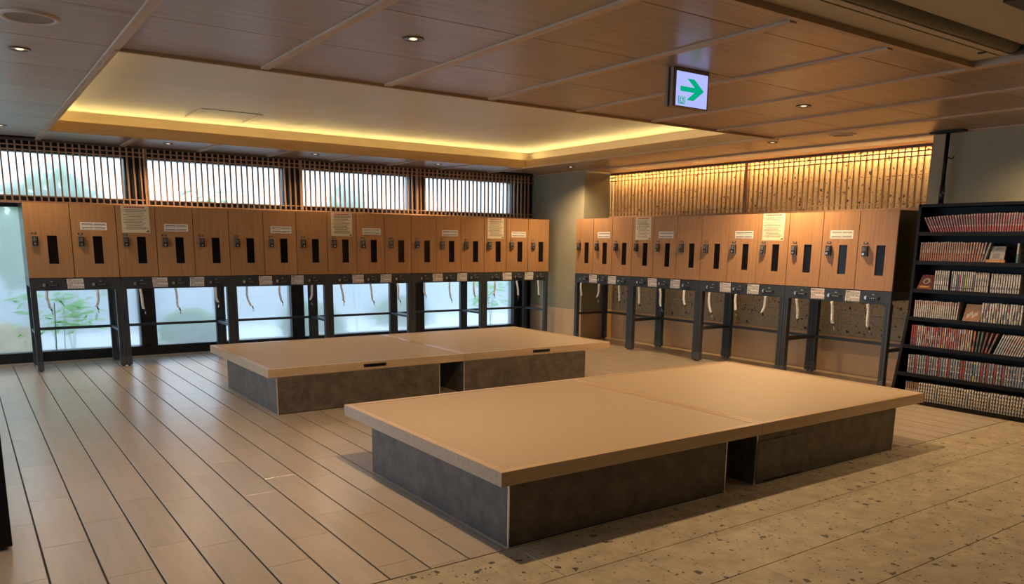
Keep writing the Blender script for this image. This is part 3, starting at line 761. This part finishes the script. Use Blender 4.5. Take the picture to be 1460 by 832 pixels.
def add_book(row, y, bands, th, H, label, group, lean=0.):
    """y: left edge (toward +Y) at the shelf; lean>0 tips the top towards +Y (left in the photo)"""
    z = ZSH[row]; fx = front_x(z)+.016 if row > 2 else front_x(z+.1)+.028
    o = thing('book', label, 'book', (fx, y+.0026, z+.0005), group=group, data=bmesh_for(bands, th, H))
    o.scale[1] = -1 if False else 1
    o.rotation_euler = (lean, 0, 0)
    if lean < 0: pass
    return o
# book local y runs 0..th upwards in +Y, so place with its right edge at y-th
def run(row, y_start, y_end, bandsf, th, H, label, group, leanf=lambda t: 0., jit=.004):
    y = y_start; k = 0; L = y_start-y_end
    while y-th > y_end:
        t = (y_start-y)/max(L, 1e-6); ln = leanf(t)
        h = H+random.uniform(-jit, jit)
        step = th/max(math.cos(ln), .6)+.0008
        if ln < 0:      # top tips to the right in the photo (-Y): pivot about the right lower edge
            add_book(row, y-step+.0, bandsf(k), th, h, label, group, -ln)
        else:
            add_book(row, y-step+.0, bandsf(k), th, h, label, group, -ln)
        if ln > 0: pass
        y -= step; k += 1
    return y
# rotation about X by +a tips the top towards -Y (rightwards in the photo); -a tips it to +Y (left)
def R1(k): return {'bands': [(.10, 'grey'), (.36, 'pinkred' if k % 3 else 'red'), (.44, 'offwhite'), (.55, 'midgrey'), (.92, 'grey' if k % 2 else 'midgrey'), (1, 'offwhite')], 'edge': ('red', .42)}
run(6, 4.255, 3.32, R1, .0215, .185, 'thin red and grey spined comic in the tilted row on the top shelf', 'red comics on the top shelf', lambda t: .52*max(0, 1-t*1.35)**1.2)
y = run(5, 4.345, 3.72, lambda k: {'bands': [(.38, 'rust'), (.46, 'darkred'), (.60, 'offwhite' if k % 2 else 'grey'), (.95, 'grey'), (1, 'cream')], 'edge': ('orange' if k % 3 else 'rust', .45)}, .0215, .200,
        'orange-topped comic with dark red foot, in the upright row on the second shelf', 'orange-topped comics on the second shelf', lambda t: -.16*max(0, t-.75)*4)
run(4, 4.165, 4.00, lambda k: {'bands': [(.25, 'white'), (.32, 'midgrey'), (.5, 'white'), (.8, 'grey'), (1, 'white')], 'edge': ('white', .35)}, .0205, .205, 'white comic left of the coloured spines on the third shelf', 'white comics left on the third shelf')
cols3 = ['midgrey', 'white', 'white', 'teal', 'pink', 'white', 'grey', 'lime', 'offwhite', 'white', 'cream', 'midgrey']
for i, c in enumerate(cols3):
    add_book(4, 4.00-.0195*(i+1), [(.16, c), (.22, 'black'), (.86, c), (1, 'white')], .0180, .205,
             {'teal': 'teal slim comic', 'pink': 'bright pink slim comic', 'lime': 'lime green slim comic'}.get(c, 'slim comic with %s spine number %s' % (c, ['one','two','three','four','five','six','seven','eight','nine','ten','eleven','twelve'][i])) .split(' number')[0] + ' among mixed spines on the third shelf', 'mixed slim comics on the third shelf')
y = run(4, 3.765, 3.63, lambda k: {'bands': [(.30, 'cream'), (.36, 'midgrey'), (.55, 'cream'), (.7, 'grey'), (.9, 'cream'), (1, 'brown')], 'edge': ('white', .3)}, .021, .198, 'cream worn comic in the middle of the third shelf', 'cream comics on the third shelf')
run(4, 3.62, 3.35, lambda k: {'bands': [(.22, 'offwhite'), (.34, 'black'), (.6, 'white'), (.9, 'offwhite'), (1, 'grey')], 'edge': ('white', .4)}, .0215, .195, 'white comic with a grey spine band at the right of the third shelf', 'grey-banded comics on the third shelf')
y = run(3, 4.335, 3.87, lambda k: {'bands': [(.30, 'offwhite'), (.35, 'grey'), (.80, 'cream'), (.95, 'pinkred'), (1, 'offwhite')], 'edge': ('cream', .45)}, .0205, .185, 'cream comic with a small red top in the long row on the fourth shelf', 'red-topped cream comics on the fourth shelf', lambda t: -.1*max(0, t-.8)*5)
def R4b(k): return dict(edge=(('white', 'cream', 'offwhite')[k % 3], .35), bands=R4c(k))
def R4c(k): return [[(.2, 'yellow'), (.5, 'black'), (1, 'white')], [(.25, 'white'), (.7, 'midgrey'), (1, 'cream')], [(.3, 'black'), (.62, 'cream'), (.8, 'red'), (1, 'black')], [(.3, 'cream'), (1, 'white')]][k % 4]
run(3, 3.665, 3.28, R4b, .0225, .200, 'black, white and yellow spined comic at the right end of the fourth shelf', 'mixed comics right on the fourth shelf')
def R5(k):
    rr = random.Random(k*13+1)
    if k < 3: return {'bands': [(.3, 'darkred'), (.4, 'black'), (1, 'red')], 'edge': ('red', .5)}
    c = lambda: rr.choice(['red', 'pinkred', 'cream', 'white', 'midgrey', 'black', 'orange', 'skyblue', 'rust', 'offwhite', 'yellow', 'pinkred', 'cream'])
    return {'bands': [(.2, c()), (.4, c()), (.6, c()), (.8, c()), (1, c())], 'edge': (rr.choice(['red', 'pinkred', 'cream', 'white', 'orange', 'grey']), .4)}
y = run(2, 4.325, 3.70, R5, .0205, .215, 'bright mixed-colour comic in the packed left part of the fifth shelf', 'bright comics on the fifth shelf')
for i, (c, ln) in enumerate((('orange', .03), ('midgrey', .05), ('green', .08), ('darkred', .14), ('pinkred', .22), ('rust', .30))):
    add_book(2, y-.026*(i+1)-.004*i, [(.3, c), (.5, 'black'), (1, c)], .020, .21, {'midgrey': 'dark grey', 'darkred': 'dark red', 'pinkred': 'pinkish red', 'rust': 'rust-brown'}.get(c, c) + ' comic leaning right near the middle of the fifth shelf', 'leaning odd comics on the fifth shelf', ln)
y -= .026*6+.03
run(2, y-.02, 3.14, lambda k: {'bands': [(.12, 'cream'), (.45, ['teal', 'darkred', 'darkred', 'rust'][(k//3) % 4]), (.6, 'grey'), (.85, ['teal', 'darkred', 'pinkred', 'rust'][(k//3) % 4]), (1, 'cream')], 'edge': ('white', .5)}, .0205, .208, 'leaning white comic with coloured foot at the right of the fifth shelf', 'leaning white comics on the fifth shelf', lambda t: -.34)
def R6(k):
    c = ['brown', 'midgrey', 'black', 'navy', 'midgrey', 'black', 'navy', 'darkred', 'black', 'navy', 'midgrey', 'darkred', 'black'][(k*7+k//5) % 13]
    return {'bands': [(.16, 'grey'), (.34, c), (.40, 'white'), (.58, c), (.66, 'rust' if k % 3 else 'offwhite'), (.88, c), (1, 'grey')], 'edge': ('skyblue' if k % 4 else 'white', .36)}
def R6b(k):
    if k in (3, 8, 13, 17, 22, 23, 30, 32, 35, 38): return {'bands': [(.3, 'darkred'), (.4, 'black'), (.7, 'red'), (.8, 'black'), (1, 'darkred')], 'edge': ('red', .45)}
    return R6(k)
run(1, 4.295, 3.12, lambda k: R6b(k) if k != 27 else [(.3, 'yellow'), (.9, 'teal'), (1, 'yellow')], .0235, .200, 'dark comic with grey foot and pale spine bands on the sixth shelf', 'dark banded comics on the sixth shelf')
y = run(0, 4.265, 4.13, lambda k: [(.5, 'rust'), (.6, 'offwhite'), (1, 'brown')], .0215, .185, 'brown comic at the left end of the bottom shelf', 'brown comics on the bottom shelf')
def R7(k):
    e = ('white', .40)
    if k in (7, 19, 27): return {'bands': [(.12, 'offwhite'), (.25, 'midgrey'), (.6, 'blue'), (.8, 'midgrey'), (1, 'white')], 'edge': e}
    return {'bands': [(.08, 'offwhite'), (.17, 'black'), (.26, 'cream'), (.35, 'midgrey'), (.44, 'cream'), (.53, 'black'), (.62, 'white'), (.71, 'midgrey'), (.80, 'white'), (.89, 'black'), (1, 'white')], 'edge': e}
run(0, y-.002, 3.02, R7, .0245, .190, 'white comic with speckled grey spine on the bottom shelf', 'white speckled comics on the bottom shelf')
# face-out books
def face_book(row, y, w, H, tilt, cols, label, kind):
    z = ZSH[row]; fx = front_x(z+.1)+.02
    m = MB()
    names = ['page']+cols
    m.box(.0015, .018, -w+.001, -.001, .001, H-.002, 0); m.box(0, .0015, -w, 0, 0, H, 1); m.box(.018, .0195, -w, 0, 0, H, 1)
    if kind == 'emblem':
        m.cyl((-.0008, -w*.45, H*.60), w*.24, .0008, 'x', 18, 2); m.cyl((-.0014, -w*.45, H*.56), w*.13, .0008, 'x', 14, 1)
        m.box(-.001, 0, -w*.8, -w*.15, H*.18, H*.26, 3)
    elif kind == 'photo':
        m.box(-.001, 0, -w*.95, -w*.05, H*.15, H*.7, 2)
        for i in range(6): m.box(-.0016, -.001, -w*(.3+.1*i), -w*(.2+.1*i), H*(.25+.06*(i % 3)), H*(.45+.07*(i % 3)), 3)
    else:
        m.box(-.001, 0, -w*.85, -w*.35, H*.80, H*.90, 2); m.box(-.001, 0, -w*.7, -w*.2, H*.3, H*.6, 3)
    o = thing('display_book', label, 'book', (fx, y, z+.001), data=m.mesh('display_book', [c_page]+[bkm(c) for c in cols])); o.rotation_euler = (0, tilt, 0)
    return o
o = face_book(4, 4.345, .155, .185, .60, ['darkred', 'offwhite', 'yellow'], 'dark red cover-out book with round emblem, left end of third shelf', 'emblem')
face_book(5, 3.665, .125, .17, .25, ['grey', 'midgrey', 'midgrey'], 'grey cover-out book behind the wooden tag on the second shelf', 'plain')
face_book(3, 3.85, .165, .19, .42, ['brown', 'rust', 'cream'], 'brown picture-cover book lying back in the middle of the fourth shelf', 'photo')
tg = thing('shelf_tag', 'orange wooden title tag below the grey cover-out book on second shelf', 'tag', (SHX+.010, 3.69, ZSH[5]+.0005)); m = MB()
m.box(0, .006, -.175, 0, 0, .038, 0); x = -.160
rr = random.Random(4)
while x < -.02:
    d = rr.uniform(.006, .012); m.box(-.001, 0, x, x+d, .012, .012+rr.uniform(.010, .018), 1); x += d+.004
m.build('tag_board', [bkm('orange'), bkm('yellow')], tg)
add_book(5, 3.40, [(.5, 'teal'), (1, 'offwhite')], .022, .195, 'teal and white comic at the right picture edge on the second shelf', 'second shelf end comic')
ob = add_book(5, 3.700, [(1, 'grey')], .022, .20, 'plain grey comic leaning right after the orange-topped row on the second shelf', 'second shelf grey comic', .24)
for k_ in ('group',):
    if k_ in ob: del ob[k_]

# ================================================================== dark cabinet edge at the left
lc = thing('dark_cabinet', 'dark brown low cabinet cut off by the left picture edge', 'cabinet', (-.5, 4.63, 0))
B(0, .585, 0, .42, .02, .80).build('body', m_shelf, lc, .003)
for i, x in enumerate((.03, .545)): MB().cyl((x, .03, 0), .016, .022, 'z', 12).build('foot', m_black, lc)
for i, x in enumerate((.03, .545)): MB().cyl((x, .39, 0), .016, .022, 'z', 12).build('foot', m_black, lc)

# ================================================================== OUTSIDE
structure(MB().box(-9, 18, 12.0, 22, -.35, -.25).box(-9, -3.8, -4, 12.0, -.35, -.25).build('ground_1', plain('pale_gravel', (.46, .48, .50), .9, bump=.4, bscale=40, var=.15, vscale=3)))
gw = structure(B(-9, 18, 17.5, 17.7, -.3, 1.5).build('wall_garden', plain('garden_wall_plaster', (.30, .34, .38), .9)))
m_leaf = plain('bamboo_leaf', (.12, .34, .06), .5); m_leaf2 = plain('shrub_leaf', (.10, .20, .08), .7); m_yel = plain('yellow_flower', (.75, .55, .10), .7); m_culm = plain('bamboo_culm', (.16, .26, .08), .5)
def leafy(name, c, w=.5):
    m, t, b = nm(name); b.inputs['Base Color'].default_value = (*c, 1); b.inputs['Roughness'].default_value = .5
    o = [n for n in t.nodes if n.type == 'OUTPUT_MATERIAL'][0]; tl = t.nodes.new('ShaderNodeBsdfTranslucent'); tl.inputs[0].default_value = (*[min(1, x*1.6) for x in c], 1)
    mx = t.nodes.new('ShaderNodeMixShader'); mx.inputs[0].default_value = w
    t.links.new(b.outputs[0], mx.inputs[1]); t.links.new(tl.outputs[0], mx.inputs[2]); t.links.new(mx.outputs[0], o.inputs[0]); return m
m_leaf = leafy('bamboo_leaf_thin', (.10, .40, .03))
def bamboo(x, y, h, n, label, seed, zlo=.3, spread=.35):
    rr = random.Random(seed); t = thing('bamboo_plant', label, 'plant', (x, y, -.25)); m = MB(); lf = MB()
    for s_ in range(3):
        bx_, by_ = rr.uniform(-.12, .12), rr.uniform(-.06, .10); top = (bx_*2+rr.uniform(-.2, .2), by_, h*rr.uniform(.8, 1))
        m.tube([(bx_, by_, 0), ((bx_+top[0])/2, by_, top[2]*.5), top], .006, 5)
    for i in range(n):
        z = rr.uniform(zlo, h); cx, cy = rr.uniform(-spread, spread), rr.uniform(-.02, .07); a = rr.uniform(0, 6.28); L = rr.uniform(.12, .24); dz = rr.uniform(-.08, .02)
        d = Vector((math.cos(a), math.sin(a)*.3, dz/L)).normalized(); s2 = d.cross(Vector((0, 1, 0))).normalized()*.016
        p = Vector((cx, cy, z)); k = len(lf.v)
        lf.v += [tuple(p), tuple(p+d*L*.35+s2), tuple(p+d*L), tuple(p+d*L*.35-s2), tuple(p+d*L*.35+Vector((0, .003, 0)))]
        lf.f += [(k, k+1, k+2, k+3)]; lf.m += [0]
        lf.v.pop()
    m.build('culm', m_culm, t); o = lf.build('foliage', m_leaf, t); o['kind'] = 'stuff'
bamboo(1.02, 11.81, 1.15, 90, 'bright bamboo leaves close behind the leftmost locker stand window', 1, .62, .45)
bamboo(2.95, 11.90, 2.55, 26, 'bamboo tips behind the second upper window', 2, 2.25, .25)
bamboo(7.8, 11.83, 1.35, 70, 'bamboo clump behind the right lower window', 3, .75, .4)
def shrub(x, y, r, h, label, mat, seed):
    t = thing('garden_shrub', label, 'shrub', (x, y, -.25)); rr = random.Random(seed); lf = MB(); n = 900
    for i in range(n):
        th = rr.uniform(0, 6.283); ph = math.acos(rr.uniform(-.3, 1)); q = rr.uniform(.55, 1.05)
        p = Vector((r*q*math.sin(ph)*math.cos(th), r*q*math.sin(ph)*math.sin(th), h*(.5+.5*q*math.cos(ph))))
        a = Vector((rr.uniform(-1, 1), rr.uniform(-1, 1), rr.uniform(-1, 1))).normalized(); b = a.cross(Vector((0, 1, .3))).normalized(); L = .06+.05*r
        k = len(lf.v); lf.v += [tuple(p-a*L), tuple(p+b*L*.5), tuple(p+a*L), tuple(p-b*L*.5)]; lf.f.append((k, k+1, k+2, k+3)); lf.m.append(0)
    o = lf.build('foliage', mat, t); o['kind'] = 'stuff'
    tk = MB()
    for i in range(4):
        a = rr.uniform(0, 6.28); tk.tube([(0, 0, 0), (.2*r*math.cos(a), .2*r*math.sin(a), h*.4), (.5*r*math.cos(a), .5*r*math.sin(a), h*.8)], .012, 5)
    tk.build('stem', m_culm, t)
m_leaf2 = leafy('shrub_leaf_thin', (.10, .26, .06), .4)
shrub(-.1, 14.6, 1.2, 3.25, 'tall dark green shrub behind the leftmost upper window', m_leaf2, 1)
shrub(1.35, 14.0, .8, 2.95, 'green shrub seen blurred behind the first upper window', m_leaf2, 2)
shrub(.45, 12.9, .38, .62, 'low yellow flowering shrub at the far left window', m_yel, 3)
shrub(2.9, 12.9, .45, .75, 'low dark shrub behind the second lower window', m_leaf2, 4)
shrub(4.9, 12.9, .5, .8, 'low dark shrub behind the third lower window', m_leaf2, 5)
shrub(7.0, 13.6, .55, .8, 'low green shrub behind the fourth lower window', m_leaf2, 6)
shrub(6.6, 15.0, .7, 3.0, 'tall green shrub blurred behind the third upper window', m_leaf2, 7)
